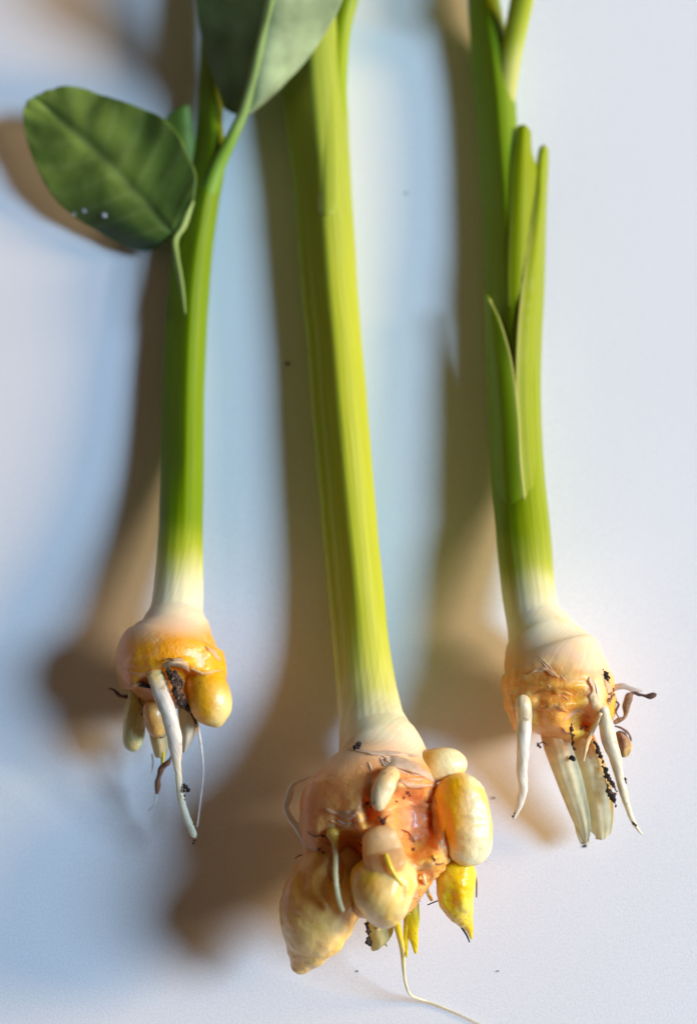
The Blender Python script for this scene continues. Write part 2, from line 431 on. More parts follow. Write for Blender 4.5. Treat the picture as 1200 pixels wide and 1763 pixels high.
loft('bulblet', [(262, 1205, 1.05, 14), (266, 1228, 1.05, 19), (270, 1252, .98, 17), (272, 1270, .9, 9)], M_BULBLET, p1, seg=28, n=30, ends=(.08, .1),
     tint=(.78, .44, .12), disp=lambda v: .02 * nz(v, 4, 7))
def t_scale(v, uv): return mix((.84, .74, .48), (.84, .80, .68), uv[1])
ribbon('scale', [[(306, 1216, .9), (322, 1208, 1.05), (338, 1220, .95)], [(308, 1245, .88), (324, 1243, 1.0), (341, 1250, .88)],
                 [(311, 1275, .8), (321, 1276, .9), (333, 1272, .8)], [(313, 1294, .75), (318, 1296, .78), (322, 1292, .75)]], M_SKIN, p1, tint=t_scale, thick=.03,
       disp=lambda g, u, v: .03 * nz(g, 5, 2))
ribbon('scale', [[(256, 1258, .8), (272, 1256, .9), (288, 1262, .82)], [(262, 1285, .72), (275, 1284, .82), (290, 1286, .72)],
                 [(268, 1304, .66), (277, 1305, .7), (287, 1300, .66)]], M_SKIN, p1, tint=(.84, .70, .36), thick=.03, disp=lambda g, u, v: .03 * nz(g, 6, 5))
ribbon('shoot', [[(276, 1296, .7), (281, 1294, .76), (286, 1296, .7)], [(277, 1308, .66), (281, 1308, .7), (284, 1308, .66)], [(277, 1320, .62), (279, 1321, .63), (280, 1320, .62)]],
       M_ROOT, p1, nu=6, nv=12, tint=(.82, .68, .06), thick=.03)
loft('rootlet', [(297, 1298, .85, 2), (290, 1312, .8, 4), (281, 1319, .74, 5), (275, 1334, .66, 4.5), (272, 1350, .58, 4.5), (270, 1366, .5, 3)], M_BROWN, p1, seg=10, n=40,
     tint=(.20, .09, .045), disp=lambda v: .02 * nz(v, 9, 4))
loft('rootlet', [(270, 1364, .5, 1.6), (268, 1378, .44, 1.6), (264, 1388, .38, 1.3), (255, 1396, .3, .8)], M_ROOT, p1, seg=8, n=20, tint=(.75, .72, .68))
loft('rootlet', [(262, 1298, .66, 1.6), (264, 1312, .6, 1.6), (262, 1330, .5, 1)], M_ROOT, p1, seg=8, n=16, tint=(.6, .5, .4))
loft('rootlet', [(340, 1246, .95, 2.4), (346, 1280, .85, 2.2), (350, 1320, .72, 1.8), (348, 1356, .62, 1.6), (344, 1390, .6, 1.6), (340, 1424, .62, 1.2)], M_ROOT, p1,
     seg=8, n=40, tint=(.82, .76, .70))
loft('rootlet', [(188, 1185, .7, 1.5), (197, 1188, .76, 2.5), (206, 1197, .82, 3), (220, 1200, .88, 3)], M_BROWN, p1, seg=8, n=24, tint=(.10, .035, .025), disp=lambda v: .012 * nz(v, 12, 4))
loft('rootlet', [(242, 1181, '0.03', 1.5), (250, 1180, '0.06', 4), (260, 1183, '0.05', 2.5)], M_SOIL, p1, seg=8, n=16, tint=(.02, .012, .01), bvh=V1)
loft('rootlet', [(353, 1163, '0.015', .9), (368, 1165, '0.015', 1.2), (380, 1170, '0.015', 1.2), (391, 1174, '0.0', .8)], M_BROWN, p1, seg=6, n=24, tint=(.16, .07, .02), bvh=V1)
loft('rootlet', [(281, 1138, '0.02', .8), (290, 1134, '0.03', 1.2), (300, 1137, '0.03', 1.2), (306, 1146, '0.02', .8)], M_BROWN, p1, seg=6, n=24, tint=(.25, .12, .04), bvh=V1)
ribbon('skin_flap', [[(278, 1140, '0.0'), (281, 1146, '0.03'), (284, 1152, '0.05')], [(296, 1134, '0.01'), (298, 1141, '0.05'), (300, 1148, '0.07')],
                     [(312, 1132, '0.01'), (314, 1141, '0.06'), (317, 1152, '0.07')], [(322, 1136, '0.0'), (325, 1146, '0.05'), (327, 1160, '0.05')]],
       M_SKIN, p1, nu=10, nv=24, tint=(.86, .68, .42), thick=.015, bvh=V1, disp=lambda g, u, v: .03 * nz(g, 9, 5))
for q_, (pts_, wd, col_) in enumerate([([(216, 1150), (240, 1160), (262, 1152)], 8, (.92, .56, .24)), ([(330, 1150), (350, 1158), (384, 1154)], 9, (.94, .70, .30)), ([(220, 1182), (240, 1178), (262, 1186)], 7, (.90, .50, .20)),
        ([(356, 1112), (370, 1122), (380, 1138)], 8, (.94, .74, .40)), ([(322, 1160), (330, 1176), (334, 1194)], 7, (.92, .50, .06))]):
    shred(p1, V1, pts_, wd, col_, .02, q_ * 2.3)
smear(p1, [(288, 1152, '0.10', 2), (295, 1160, '0.14', 6), (301, 1170, '0.18', 7), (302, 1182, '0.20', 5), (307, 1194, '0.18', 7), (312, 1208, '0.16', 6), (320, 1216, 1.15, 4)], V1, (.03, .018, .012), .7)
smear(p1, [(300, 1156, '0.10', 2), (309, 1168, '0.12', 5), (313, 1180, '0.12', 3), (308, 1190, '0.14', 4)], V1, (.05, .03, .02), .7)
smear(p1, [(316, 1206, 1.2, 2), (323, 1217, 1.15, 3), (329, 1226, 1.1, 2), (337, 1240, 1.0, 2.4), (340, 1246, .95, 1)], None, (.04, .018, .012))
crumbs('soil_clump', [(292, 1157, 3), (297, 1163, 4), (304, 1169, 4), (298, 1175, 3.5), (307, 1178, 3), (302, 1186, 4), (310, 1190, 3.5), (305, 1197, 3), (313, 1202, 4), (309, 1209, 3.5), (318, 1209, 4), (322, 1216, 3), (315, 1196, 2.5), (311, 1172, 2.5)],
       M_SOIL, p1, V1, 1.3, .21, (.045, .027, .018))
crumbs('soil_clump', [(299, 1168, 2.2), (306, 1184, 2.4), (314, 1212, 2), (308, 1203, 1.8)], M_SOIL, p1, V1, 1.3, .26, (.20, .13, .08))
crumbs('soil_clump', [(320, 1355, 4), (324, 1360, 3.5), (317, 1362, 3), (318, 1370, 2), (318, 1377, 1.6)], M_SOIL, p1, None, 1.1, 0)
crumbs('soil_clump', [(335, 1447, 2.2), (333, 1452, 1.5), (334, 1419, 1.2)], M_SOIL, p1, None, .86, 0, (.05, .02, .02))

# oval leaf
def t_leaf(v, uv):
    u = abs(uv[0] - .5) * 2; x, y = proj(v)
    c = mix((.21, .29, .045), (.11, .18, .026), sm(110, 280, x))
    c = mix(c, (.06, .13, .045), sm(.62, .9, uv[0]) * sm(.55, .25, uv[1]))  # shade and reflection along the curled lower edge put into the colour
    vein = 0.0
    for k_ in range(8):
        s0 = .10 + k_ * .105
        vein = max(vein, math.exp(-((uv[1] - s0 - u * .16) / .010) ** 2))
    c = mix(c, (.30, .38, .11), vein * .34)
    c = mix(c, (.30, .38, .11), math.exp(-(u / .04) ** 2) * .6)
    return mix(c, (.08, .14, .02), min(.8, max(0, nz(v, 1.5, 3)) * 1.2))
rows = [[(308, 392, .58), (304, 396, .58), (300, 402, .56), (295, 406, .48), (290, 408, .40)],
        [(330, 350, .76), (310, 368, .68), (284, 388, .60), (270, 415, .46), (262, 432, .22)],
        [(338, 308, .86), (300, 331, .72), (256, 355, .62), (232, 394, .50), (212, 422, .20)],
        [(322, 262, .92), (276, 293, .74), (226, 324, .66), (197, 366, .54), (170, 399, .24)],
        [(296, 218, .94), (248, 255, .76), (196, 292, .68), (162, 336, .58), (130, 373, .32)],
        [(254, 189, .94), (212, 224, .80), (165, 260, .70), (128, 301, .60), (92, 338, .42)],
        [(204, 170, .92), (170, 200, .82), (132, 230, .72), (96, 260, .64), (62, 285, .52)],
        [(160, 153, .88), (130, 175, .82), (98, 198, .74), (70, 217, .68), (45, 235, .60)],
        [(118, 146, .86), (95, 160, .82), (72, 174, .78), (55, 186, .74), (40, 196, .70)],
        [(84, 150, .84), (70, 156, .82), (56, 163, .80), (50, 168, .78), (46, 172, .76)]]
def leaf_disp(g, s, u):
    a = abs(u - .5) * 2
    fold = math.exp(-((s - .66 - .10 * a) / .035) ** 2) * (u < .5) * a
    return .020 * math.sin((s * 8.2 - a * 1.6) * 2 * math.pi * .9) * a * (1 - a * .4) + .09 * nz(g, .9, 3) + .03 * nz(g, 2.2, 5) - .035 * math.exp(-(a / .1) ** 2) - .07 * fold
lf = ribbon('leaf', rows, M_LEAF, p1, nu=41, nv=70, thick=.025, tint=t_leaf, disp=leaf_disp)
ribbon('leaf', [[(300, 300, .42), (318, 306, .46), (336, 318, .44)], [(292, 250, .44), (316, 255, .5), (338, 275, .46)], [(284, 212, .46), (312, 210, .54), (334, 220, .48)],
                [(296, 192, .48), (314, 188, .55), (330, 192, .5)], [(312, 182, .5), (320, 180, .53), (328, 182, .52)]], M_LEAF, p1, nu=13, nv=30,
       tint=lambda v, uv: mix((.15, .25, .03), (.28, .36, .10), math.exp(-((uv[0] - .72) / .07) ** 2)), thick=.02)
# leaf stalk running down the stem
ribbon('leaf_stalk', [[(326, 340, .66), (331, 343, .70), (335, 348, .68)], [(309, 384, .60), (315, 386, .66), (322, 390, .62)], [(295, 412, .58), (300, 412, .64), (308, 412, .62)],
                      [(297, 440, .60), (302, 440, .68), (309, 440, .68)], [(302, 470, .66), (308, 470, .73), (314, 470, .73)], [(309, 505, .72), (314, 505, .755), (319, 505, .755)],
                      [(317, 540, .76), (319, 540, .77), (321, 540, .77)]], M_STEM, p1, nu=9, nv=50, tint=lambda v, uv: mix((.16, .27, .03), (.34, .45, .12), sm(.2, .6, uv[0])), thick=.03)
# upper leaf: dark half, midrib, pale half; shade and light put into the colour
def t_big(v, uv):
    c = mix((.14, .25, .05), (.47, .59, .30), sm(.48, .53, uv[0]))
    a = abs(uv[0] - .5)
    return mix(c, (.10, .16, .06), .5 * max(0, nz((v[0] * 4, v[1], v[2]), 1.2, 2)))
rows = [[(386, 186, .66), (404, 196, .72), (424, 196, .82), (430, 197, .80), (438, 192, .76)],
        [(372, 145, .72), (400, 150, .92), (434, 150, 1.12), (455, 165, 1.06), (480, 156, .96)],
        [(354, 95, .80), (394, 100, 1.10), (445, 98, 1.44), (485, 105, 1.34), (532, 99, 1.16)],
        [(343, 45, .96), (394, 48, 1.30), (455, 46, 1.72), (510, 52, 1.58), (568, 44, 1.34)],
        [(337, 0, 1.40), (394, 0, 1.75), (465, 0, 2.10), (525, 0, 1.95), (590, 0, 1.75)],
        [(322, -60, 1.9), (394, -60, 2.2), (478, -60, 2.55), (540, -60, 2.4), (606, -60, 2.2)],
        [(312, -140, 2.4), (404, -140, 2.7), (494, -140, 3.0), (550, -140, 2.85), (606, -140, 2.7)],
        [(360, -260, 2.9), (430, -260, 3.1), (505, -260, 3.3), (545, -260, 3.2), (585, -260, 3.1)],
        [(480, -380, 3.3), (495, -380, 3.35), (515, -380, 3.4), (528, -380, 3.35), (540, -380, 3.3)]]
big = ribbon('leaf', rows, M_LEAF, p1, nu=41, nv=70, thick=.025, tint=t_big,
             disp=lambda g, s, u: .02 * nz((g[0] * 3, g[1], 0), 1.3, 6))
loft('midrib', [(346, 380, .44, 12), (360, 330, .52, 15), (376, 285, .62, 13), (392, 252, .72, 11), (405, 225, .80, 10), (417, 198, .88, 9), (431, 150, 1.12, 8), (443, 100, 1.44, 7.5), (455, 46, 1.72, 7), (465, 0, 2.11, 7), (478, -60, 2.55, 6), (494, -140, 3.0, 5), (505, -260, 3.3, 3)],
     M_STEM, big, seg=20, n=80, tint=lambda v, i: mix((.20, .36, .03), (.30, .42, .13), sm(260, 170, proj(v)[1])))

for pts_ in ([(246, 1196, .95, 1.2), (240, 1206, .98, 1.4), (247, 1218, .95, 1.2), (244, 1232, .9, .8)], [(262, 1252, .9, 1), (268, 1266, .92, 1.6), (280, 1270, .94, 1.4), (286, 1264, .92, .8)],
             [(318, 1220, 1.1, 1), (330, 1232, 1.08, 1.2), (338, 1252, .98, 1)], [(232, 1180, '0.01', 1), (240, 1174, '0.015', 1.2), (252, 1176, '0.015', 1)]):
    loft('rootlet', pts_, M_BROWN, p1, bvh=V1, seg=6, n=24, tint=(.22, .10, .05), disp=lambda v: .006 * nz(v, 14, 4))
# ================================================================== MIDDLE SPROUT
p2 = plant('sprout', P(660, 1450, 0), 'thickest yellow green sprout, in the middle, with many cream bulblets crowded on its bulb')
def t_stem2(v, i):
    x, y = proj(v); y += 18 * nz(v, 3, 1) + 10 * nz((v[0] * 9, v[1] * .4, v[2]), 2.5, 2)
    c = mix(GREEN2, (.36, .42, .04), sm(600, 200, y))
    c = mix(c, (.60, .60, .10), sm(1040, 1180, y)); return mix(c, neck(v, 1245, 1310, proj(v)[1]), sm(1150, 1262, y))
rows = [(-160, 470, 590, .62), (0, 476, 590, .56), (100, 482, 594, .52), (200, 491, 599, .50), (300, 503, 604, .47), (400, 511, 610, .45), (500, 519, 616, .44), (600, 529, 624, .45),
        (700, 536, 633, .47), (800, 545, 641, .50), (900, 554, 649, .52), (1000, 563, 659, .57), (1100, 572, 669, .62), (1170, 578, 680, .76), (1215, 581, 690, .93), (1240, 583, 696, 1.07),
        (1256, 582, 704, 1.16), (1272, 582, 713, 1.23), (1288, 582, 722, 1.29), (1308, 588, 722, 1.36)]
loft('stem', edges(rows), M_STEM, p2, seg=150, n=200, uvy=True, tint=t_stem2,
     kback=1.25, crest=(.04, .95, .92), rim=lambda a, t: .003 * math.sin(a * 29) - .025 * math.exp(-((a - 3.95) / .12) ** 2) * sm(.3, .5, t) + .018 * math.exp(-((a - 3.65) / .14) ** 2) * sm(.3, .5, t),
     disp=lambda v: .006 * nz(v, 2, 5))
loft('leaf_stalk', [(640, -160, 1.2, 15), (617, -60, .95, 17), (600, 0, .82, 16), (588, 60, .74, 15), (580, 130, .68, 18), (580, 200, .64, 17), (584, 280, .60, 12), (586, 350, .58, 6)], M_STEM, p2, seg=40, n=70,
     tint=(.30, .40, .004))
ribbon('sheath', [[(556, -60, 1.0), (566, -60, 1.06), (580, -60, 1.0)], [(550, 30, .9), (562, 30, .97), (578, 30, .92)], [(540, 110, .84), (556, 110, .94), (574, 110, .9)], [(542, 190, .84), (558, 190, .935), (578, 190, .9)],
                  [(545, 280, .83), (560, 280, .915), (580, 280, .89)], [(547, 350, .84), (562, 352, .905), (580, 350, .88)], [(549, 368, .84), (562, 370, .895), (576, 368, .87)]], M_STEM, p2, nu=12, nv=50,
       tint=lambda v, uv: mix((.50, .44, .16), (.40, .46, .04), sm(.05, .4, uv[0])), thick=.03)
ribbon('sheath', [[(588, 1262, '0.01'), (612, 1288, '0.02'), (640, 1292, '0.02')], [(628, 1258, '0.012'), (650, 1280, '0.03'), (668, 1296, '0.03')], [(640, 1250, '0.012'), (676, 1274, '0.03'), (705, 1296, '0.025')],
                  [(690, 1262, '0.0'), (705, 1280, '0.01'), (722, 1298, '0.01')]], M_SKIN, p2, nu=12, nv=24, tint=(.86, .76, .52), thick=.015,
       bvh=BVHTree.FromPolygons([P(x, y, 1.9) for x, y in ((500, 1200), (800, 1200), (800, 1400), (500, 1400))], [(0, 1, 2, 3)])) if False else None
def t_bulb2(v, i):
    x, y = proj(v); n1 = nz(v, 2.0, 4) * 18; n2 = fbm(v, 4, 2)
    c = mix(t_stem2(v, i), (.97, .41, .11), sm(1270, 1335, y + n1 - 14 * sm(650, 560, x)))
    c = mix(c, (.92, .36, .09), sm(640, 560, x + n1) * sm(1330, 1400, y) * .7)
    c = mix(c, (.88, .38, .06), sm(1375, 1430, y + n1) * sm(555, 610, x) * .85)
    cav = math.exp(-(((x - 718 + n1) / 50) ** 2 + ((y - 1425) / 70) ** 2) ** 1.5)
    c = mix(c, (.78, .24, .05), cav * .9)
    c = mix(c, (.84, .42, .28), math.exp(-(((x - 708) / 18) ** 2 + ((y - 1400 + n1) / 22) ** 2)) * .6)
    c = mix(c, (.88, .52, .06), math.exp(-(((x - 732) / 26) ** 2 + ((y - 1475 + n1) / 20) ** 2)) * .8)
    c = mix(c, (.88, .56, .16), math.exp(-(((x - 676) / 16) ** 2 + ((y - 1450 + n1) / 46) ** 2)) * .6)
    return mix(c, (.95, .64, .34), min(.5, max(0, n2 - .15) * 1.0)) + (sm(1285, 1350, y + n1),)
rows = [(1235, 586, 690, 1.06, 1), (1255, 583.5, 701.5, 1.155, 1), (1272, 581.3, 713.5, 1.23, 1), (1290, 579, 727, 1.30, .98), (1312, 573, 740, 1.38), (1340, 552, 754, 1.46), (1370, 530, 765, 1.50), (1400, 515, 770, 1.52), (1430, 524, 774, 1.52),
        (1460, 534, 772, 1.50), (1490, 540, 766, 1.48), (1520, 556, 756, 1.45), (1550, 586, 738, 1.41), (1575, 616, 716, 1.38), (1592, 640, 692, 1.36)]
bulb2, V2 = loft('bulb', edges(rows), M_BULB, p2, seg=150, n=150, k=.86, kback=1.6, ends=(0, .3), uvy=True, tint=t_bulb2,
                 disp=lambda v: .006 * nz(v, 2, 5) + .06 * nz(v, 1.5, 9) * sm(1260, 1330, proj(v)[1]) + (.05 * fbm(v, 3.6, 3) + .035 * fbm(v, 8, 1)) * sm(1320, 1400, proj(v)[1]) * (.3 + .7 * sm(590, 640, proj(v)[0])),
                 dents=[(718, 1425, 38, 56, .50), (676, 1460, 14, 44, -.12), (608, 1462, 22, 26, .26), (728, 1508, 16, 20, .16), (634, 1396, 10, 22, .14), (690, 1376, 22, 8, .12), (706, 1350, 34, 9, -.07), (690, 1350, 60, 12, -.10), (640, 1400, 14, 50, .10), (585, 1450, 36, 40, .16), (610, 1500, 20, 46, .20), (650, 1430, 40, 16, -.08),
                        (700, 1330, 40, 16, -.06), (560, 1380, 30, 46, .05), (736, 1480, 22, 20, -.14), (750, 1380, 14, 60, .16), (600, 1425, 40, 8, -.06)])
def cream(a, b, seed):
    return lambda v, i: mix(a, b, min(1, max(0, .5 + 1.1 * nz(v, 1.7, seed))))
def two(a, b, x0, x1, y0=None, y1=None, seed=1):
    def f(v, i):
        x, y = proj(v); n_ = 14 * nz(v, 2.5, seed)
        t = sm(x0, x1, x + n_)
        if y0 is not None: t = max(t, sm(y0, y1, y + n_))
        return mix(a, b, t)
    return f
def lit_blotch(a_, b_, c_, x0, x1, y0, y1, seed):
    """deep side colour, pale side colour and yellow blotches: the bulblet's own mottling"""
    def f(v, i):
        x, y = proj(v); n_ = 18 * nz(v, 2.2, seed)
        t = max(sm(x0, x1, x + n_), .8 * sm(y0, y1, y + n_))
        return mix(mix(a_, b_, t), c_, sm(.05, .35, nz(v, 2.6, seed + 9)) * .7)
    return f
# large bulblet at the lower left
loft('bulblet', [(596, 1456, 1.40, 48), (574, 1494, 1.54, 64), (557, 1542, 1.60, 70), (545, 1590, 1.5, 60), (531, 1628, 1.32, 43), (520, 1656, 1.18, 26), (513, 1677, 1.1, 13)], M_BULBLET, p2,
     seg=90, n=90, k=.85, kback=1.4, ends=(.25, .10), disp=lambda v: .07 * nz(v, 1.5, 3) + .02 * fbm(v, 5, 4), tint=lit_blotch((.95, .39, .045), (.98, .67, .24), (.97, .57, .06), 520, 600, 1500, 1620, 3),
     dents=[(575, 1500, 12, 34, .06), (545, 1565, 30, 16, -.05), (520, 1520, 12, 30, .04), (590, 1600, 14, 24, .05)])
# bulblet in front
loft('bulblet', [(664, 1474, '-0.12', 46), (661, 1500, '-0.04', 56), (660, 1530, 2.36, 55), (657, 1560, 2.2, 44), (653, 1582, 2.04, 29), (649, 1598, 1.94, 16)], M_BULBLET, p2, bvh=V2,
     seg=80, n=80, k=.8, ends=(.22, .14), disp=lambda v: .06 * nz(v, 1.9, 6) + .015 * fbm(v, 5, 4), tint=lit_blotch((.96, .42, .012), (.98, .72, .26), (.97, .56, .04), 620, 670, 1500, 1560, 5),
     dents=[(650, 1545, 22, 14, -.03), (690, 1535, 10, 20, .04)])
# right bulblet
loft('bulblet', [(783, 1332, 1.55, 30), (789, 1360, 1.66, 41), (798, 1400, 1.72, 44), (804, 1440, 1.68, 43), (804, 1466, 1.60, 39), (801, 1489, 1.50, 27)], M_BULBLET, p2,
     seg=90, n=90, ends=(.28, .22), k=.9, disp=lambda v: .045 * nz(v, 1.8, 2) + .012 * fbm(v, 5, 4), tint=lit_blotch((.96, .48, .003), (.98, .85, .50), (.97, .58, .02), 780, 815, 1450, 1480, 2),
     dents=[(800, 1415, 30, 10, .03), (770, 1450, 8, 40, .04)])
# small bulblet at the top right
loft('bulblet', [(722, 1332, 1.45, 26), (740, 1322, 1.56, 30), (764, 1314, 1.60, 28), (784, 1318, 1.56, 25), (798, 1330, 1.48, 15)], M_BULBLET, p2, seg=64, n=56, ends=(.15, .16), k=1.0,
     disp=lambda v: .05 * nz(v, 2.2, 8), tint=lit_blotch((.96, .48, .06), (.98, .84, .46), (.97, .58, .03), 735, 780, 1400, 1500, 7))
# glassy scale in front of the middle bulblet, with its yellow shoot
sc2, VS = loft('scale', [(650, 1424, '0.0', 22), (654, 1440, '0.06', 32), (660, 1468, '0.12', 36), (667, 1494, 2.52, 32), (673, 1511, 2.42, 18)], M_SKIN, p2, bvh=V2, seg=48, n=44, k=.45,
               ends=(.14, .12), tint=lambda v, i: mix((.88, .52, .14), (.95, .72, .36), .5 + nz(v, 3, 2)), disp=lambda v: .03 * nz(v, 3, 4))
loft('shoot', [(663, 1471, '0.0', 5), (669, 1486, '0.04', 4.2), (677, 1502, '0.06', 3.4), (686, 1516, 2.62, 3), (694, 1525, 2.56, 2.4)], M_ROOT, p2, bvh=VS, seg=14, n=30, tint=(.86, .66, .03), ends=(.03, .02))
loft('root', [(678, 1328, '-0.05', 15), (668, 1342, '0.03', 18), (659, 1362, '0.06', 18), (653, 1382, '0.08', 15), (651, 1397, '0.08', 10)], M_ROOT, p2, bvh=V2, seg=28, n=44, ends=(.1, .09), k=.8,
     tint=lambda v, i: mix((.90, .60, .26), (.90, .74, .42), sm(1335, 1368, proj(v)[1])), disp=lambda v: .025 * nz(v, 5, 2))
loft('root', [(572, 1424, '0.0', 8), (574, 1436, '0.04', 12), (577, 1450, '0.08', 7), (578, 1470, '0.16', 4.6), (578, 1510, 2.36, 4.4), (583, 1545, 2.36, 4.4), (591, 1570, 2.3, 4)], M_ROOT, p2, bvh=V2, seg=18, n=60,
     ends=(.04, .03), tint=lambda v, i: mix((.80, .46, .05), (.92, .76, .38), sm(1446, 1475, proj(v)[1])))
loft('root', [(536, 1337, 1.3, 1.6), (522, 1343, 1.35, 2.4), (504, 1352, 1.45, 4.6), (498, 1372, 1.5, 6), (493, 1392, 1.5, 5), (505, 1415, 1.55, 6.5), (519, 1432, 1.6, 8), (532, 1456, 1.65, 9)], M_ROOT, p2,
     seg=12, n=60, k=.6, tint=(.92, .82, .74), disp=lambda v: .02 * nz(v, 5, 8))
loft('root', [(728, 1504, '0.02', 4), (731, 1518, '0.06', 3.6), (736, 1536, '0.08', 4), (744, 1551, '0.05', 3)], M_ROOT, p2, bvh=V2, seg=12, n=30, tint=(.86, .62, .30), ends=(.02, .02))
# yellow sprouting bulblet on the right
loft('shoot', [(787, 1480, 1.35, 31), (785, 1504, 1.42, 34), (785, 1530, 1.42, 34), (788, 1552, 1.34, 31), (794, 1572, 1.22, 20), (802, 1588, 1.12, 9), (808, 1602, 1.05, 5.5), (812, 1618, 1.0, 2)], M_BULBLET, p2,
     seg=64, n=90, ends=(.15, .02), k=.85, tint=lambda v, i: mix((.90, .60, .008), (.88, .74, .10), max(0, 1.5 * nz(v, 3, 4))), disp=lambda v: .05 * nz(v, 2.6, 2) + .02 * fbm(v, 7, 1),
     dents=[(775, 1548, 10, 16, .05), (800, 1560, 8, 14, -.04)])
loft('shoot', [(710, 1548, 1.2, 12), (709, 1580, 1.15, 12), (710, 1605, 1.08, 9), (714, 1626, 1.02, 6), (716, 1642, .98, 2)], M_ROOT, p2, seg=18, n=36, tint=(.90, .62, .008), ends=(.06, .02), k=.6, disp=lambda v: .02 * nz(v, 5, 2))
loft('shoot', [(703, 1570, 1.2, 8), (699, 1605, 1.08, 5), (699, 1630, 1.0, 4), (700, 1648, .96, 1.5)], M_ROOT, p2, seg=14, n=30, tint=(.88, .62, .02), k=.7)
loft('root', [(682, 1586, 1.25, 7), (688, 1612, 1.14, 5.5), (693, 1636, .98, 5), (695, 1668, .75, 3.2), (698, 1692, .54, 2.7), (706, 1712, .3, 2.5), (722, 1720, .14, 2.0), (745, 1727, .06, 1.5), (772, 1738, .04, 1.2), (800, 1750, .04, 1.1), (850, 1775, .04, .9)],
     M_ROOT, p2, seg=10, n=100, tint=lambda v, i: mix((.88, .62, .02), (.80, .74, .46), sm(1600, 1690, proj(v)[1])))
ribbon('scale', [[(630, 1576, 1.15), (650, 1584, 1.25), (676, 1582, 1.2)], [(633, 1606, 1.08), (652, 1608, 1.16), (677, 1603, 1.1)], [(637, 1628, 1.0), (654, 1626, 1.08), (670, 1618, 1.03)], [(641, 1638, .96), (652, 1635, 1.0), (662, 1626, .98)]],
       M_SKIN, p2, tint=(.84, .72, .30), thick=.04, disp=lambda g, u, v: .03 * nz(g, 5, 7))
# papery skin at the neck and torn shreds on the flesh
ribbon('skin_flap', [[(652, 1302, '0.01'), (656, 1310, '0.03'), (660, 1318, '0.03')], [(684, 1302, '0.02'), (686, 1312, '0.06'), (690, 1322, '0.06')], [(714, 1312, '0.02'), (716, 1322, '0.06'), (720, 1332, '0.06')],
                     [(742, 1326, '0.01'), (744, 1336, '0.03'), (748, 1346, '0.03')], [(760, 1338, '0.0'), (761, 1342, '0.01'), (762, 1348, '0.01')]], M_SKIN, p2, bvh=V2, nu=14, nv=40, thick=.015,
       tint=(.88, .72, .52), disp=lambda g, u, v: .05 * nz(g, 7, 3))
for q_, (pts_, wd, col_) in enumerate([
        ([(560, 1392), (590, 1400), (618, 1394), (640, 1380)], 14, (.92, .60, .30)), ([(570, 1412), (592, 1420), (612, 1418)], 10, (.90, .52, .20)), ([(640, 1330), (636, 1356), (640, 1384)], 9, (.92, .62, .34)),
        ([(664, 1306), (700, 1322), (734, 1336)], 9, (.94, .76, .54)), ([(690, 1342), (716, 1352), (744, 1350)], 10, (.93, .66, .40)), ([(676, 1404), (668, 1420), (684, 1460), (690, 1496)], 12, (.92, .58, .18)),
        ([(760, 1346), (752, 1384), (752, 1420), (756, 1462)], 12, (.92, .60, .22)), ([(692, 1500), (716, 1496), (740, 1488), (756, 1478)], 11, (.92, .62, .24)),
        ([(604, 1440), (626, 1436), (640, 1430)], 9, (.90, .46, .14)), ([(560, 1452), (590, 1462), (612, 1480)], 10, (.90, .50, .18)), ([(700, 1520), (716, 1538), (722, 1552)], 9, (.92, .62, .30)),
        ([(600, 1288), (640, 1294), (690, 1296), (722, 1302)], 7, (.92, .78, .58)), ([(620, 1488), (606, 1510), (610, 1540)], 8, (.86, .40, .10))]):
    shred(p2, V2, pts_, wd, col_, .035, q_ * 1.7)
for (pts_, wd) in [([(655, 1300), (668, 1306), (684, 1310)], 2), ([(660, 1312), (680, 1322), (704, 1334)], 2), ([(690, 1316), (712, 1326), (734, 1334)], 1.6), ([(634, 1312), (638, 1320), (640, 1328)], 2),
                   ([(580, 1410), (592, 1418), (604, 1416)], 1.6), ([(584, 1404), (600, 1410), (612, 1404)], 1.4), ([(596, 1398), (610, 1404), (626, 1398)], 1.4), ([(610, 1412), (622, 1414), (632, 1406)], 1.2),
                   ([(700, 1340), (720, 1342), (742, 1340)], 1.5), ([(716, 1356), (730, 1352), (752, 1354)], 1.2)]:
    loft('fibre', [(x, y, '0.008', wd * (.3 if q != 1 else .7)) for q, (x, y) in enumerate(pts_)], M_ROOT, p2, bvh=V2, seg=6, n=14, tint=(.88, .74, .56))
crumbs('soil_clump', [(612, 1287, 3.5), (616, 1284, 4), (620, 1281, 3)], M_SOIL, p2, V2, 1.9, .05)
smear(p2, [(631, 1588, 1.16, 1.5), (633, 1600, 1.14, 3.5), (634, 1610, 1.1, 2), (636, 1620, 1.06, 4), (640, 1628, 1.02, 1.5)])
smear(p2, [(660, 1595, 1.9, 1.5), (668, 1592, 1.88, 4), (676, 1587, 1.86, 4.5), (685, 1579, 1.8, 3), (690, 1572, 1.75, 1)], None, (.03, .012, .01))
crumbs('soil_clump', [(660, 1414, 3.4), (655, 1410, 2.5), (664, 1418, 2), (632, 1384, 2.4), (637, 1388, 2)], M_SOIL, p2, V2, 1.9, .03, (.12, .04, .02))
crumbs('soil_clump', [(702, 1365, 3), (706, 1369, 2), (695, 1374, 2), (712, 1462, 2), (748, 1480, 2.4), (744, 1474, 2), (683, 1380, 1.8), (556, 1440, 2.2), (550, 1462, 2.6), (557, 1468, 2)], M_SOIL, p2, V2, 1.9, .02, (.16, .05, .025))
loft('rootlet', [(786, 1584, .98, 1.3), (795, 1598, .95, 1.8), (803, 1610, .9, 1.8), (808, 1622, .86, 1.2)], M_SOIL, p2, seg=7, n=24, tint=(.02, .015, .012))
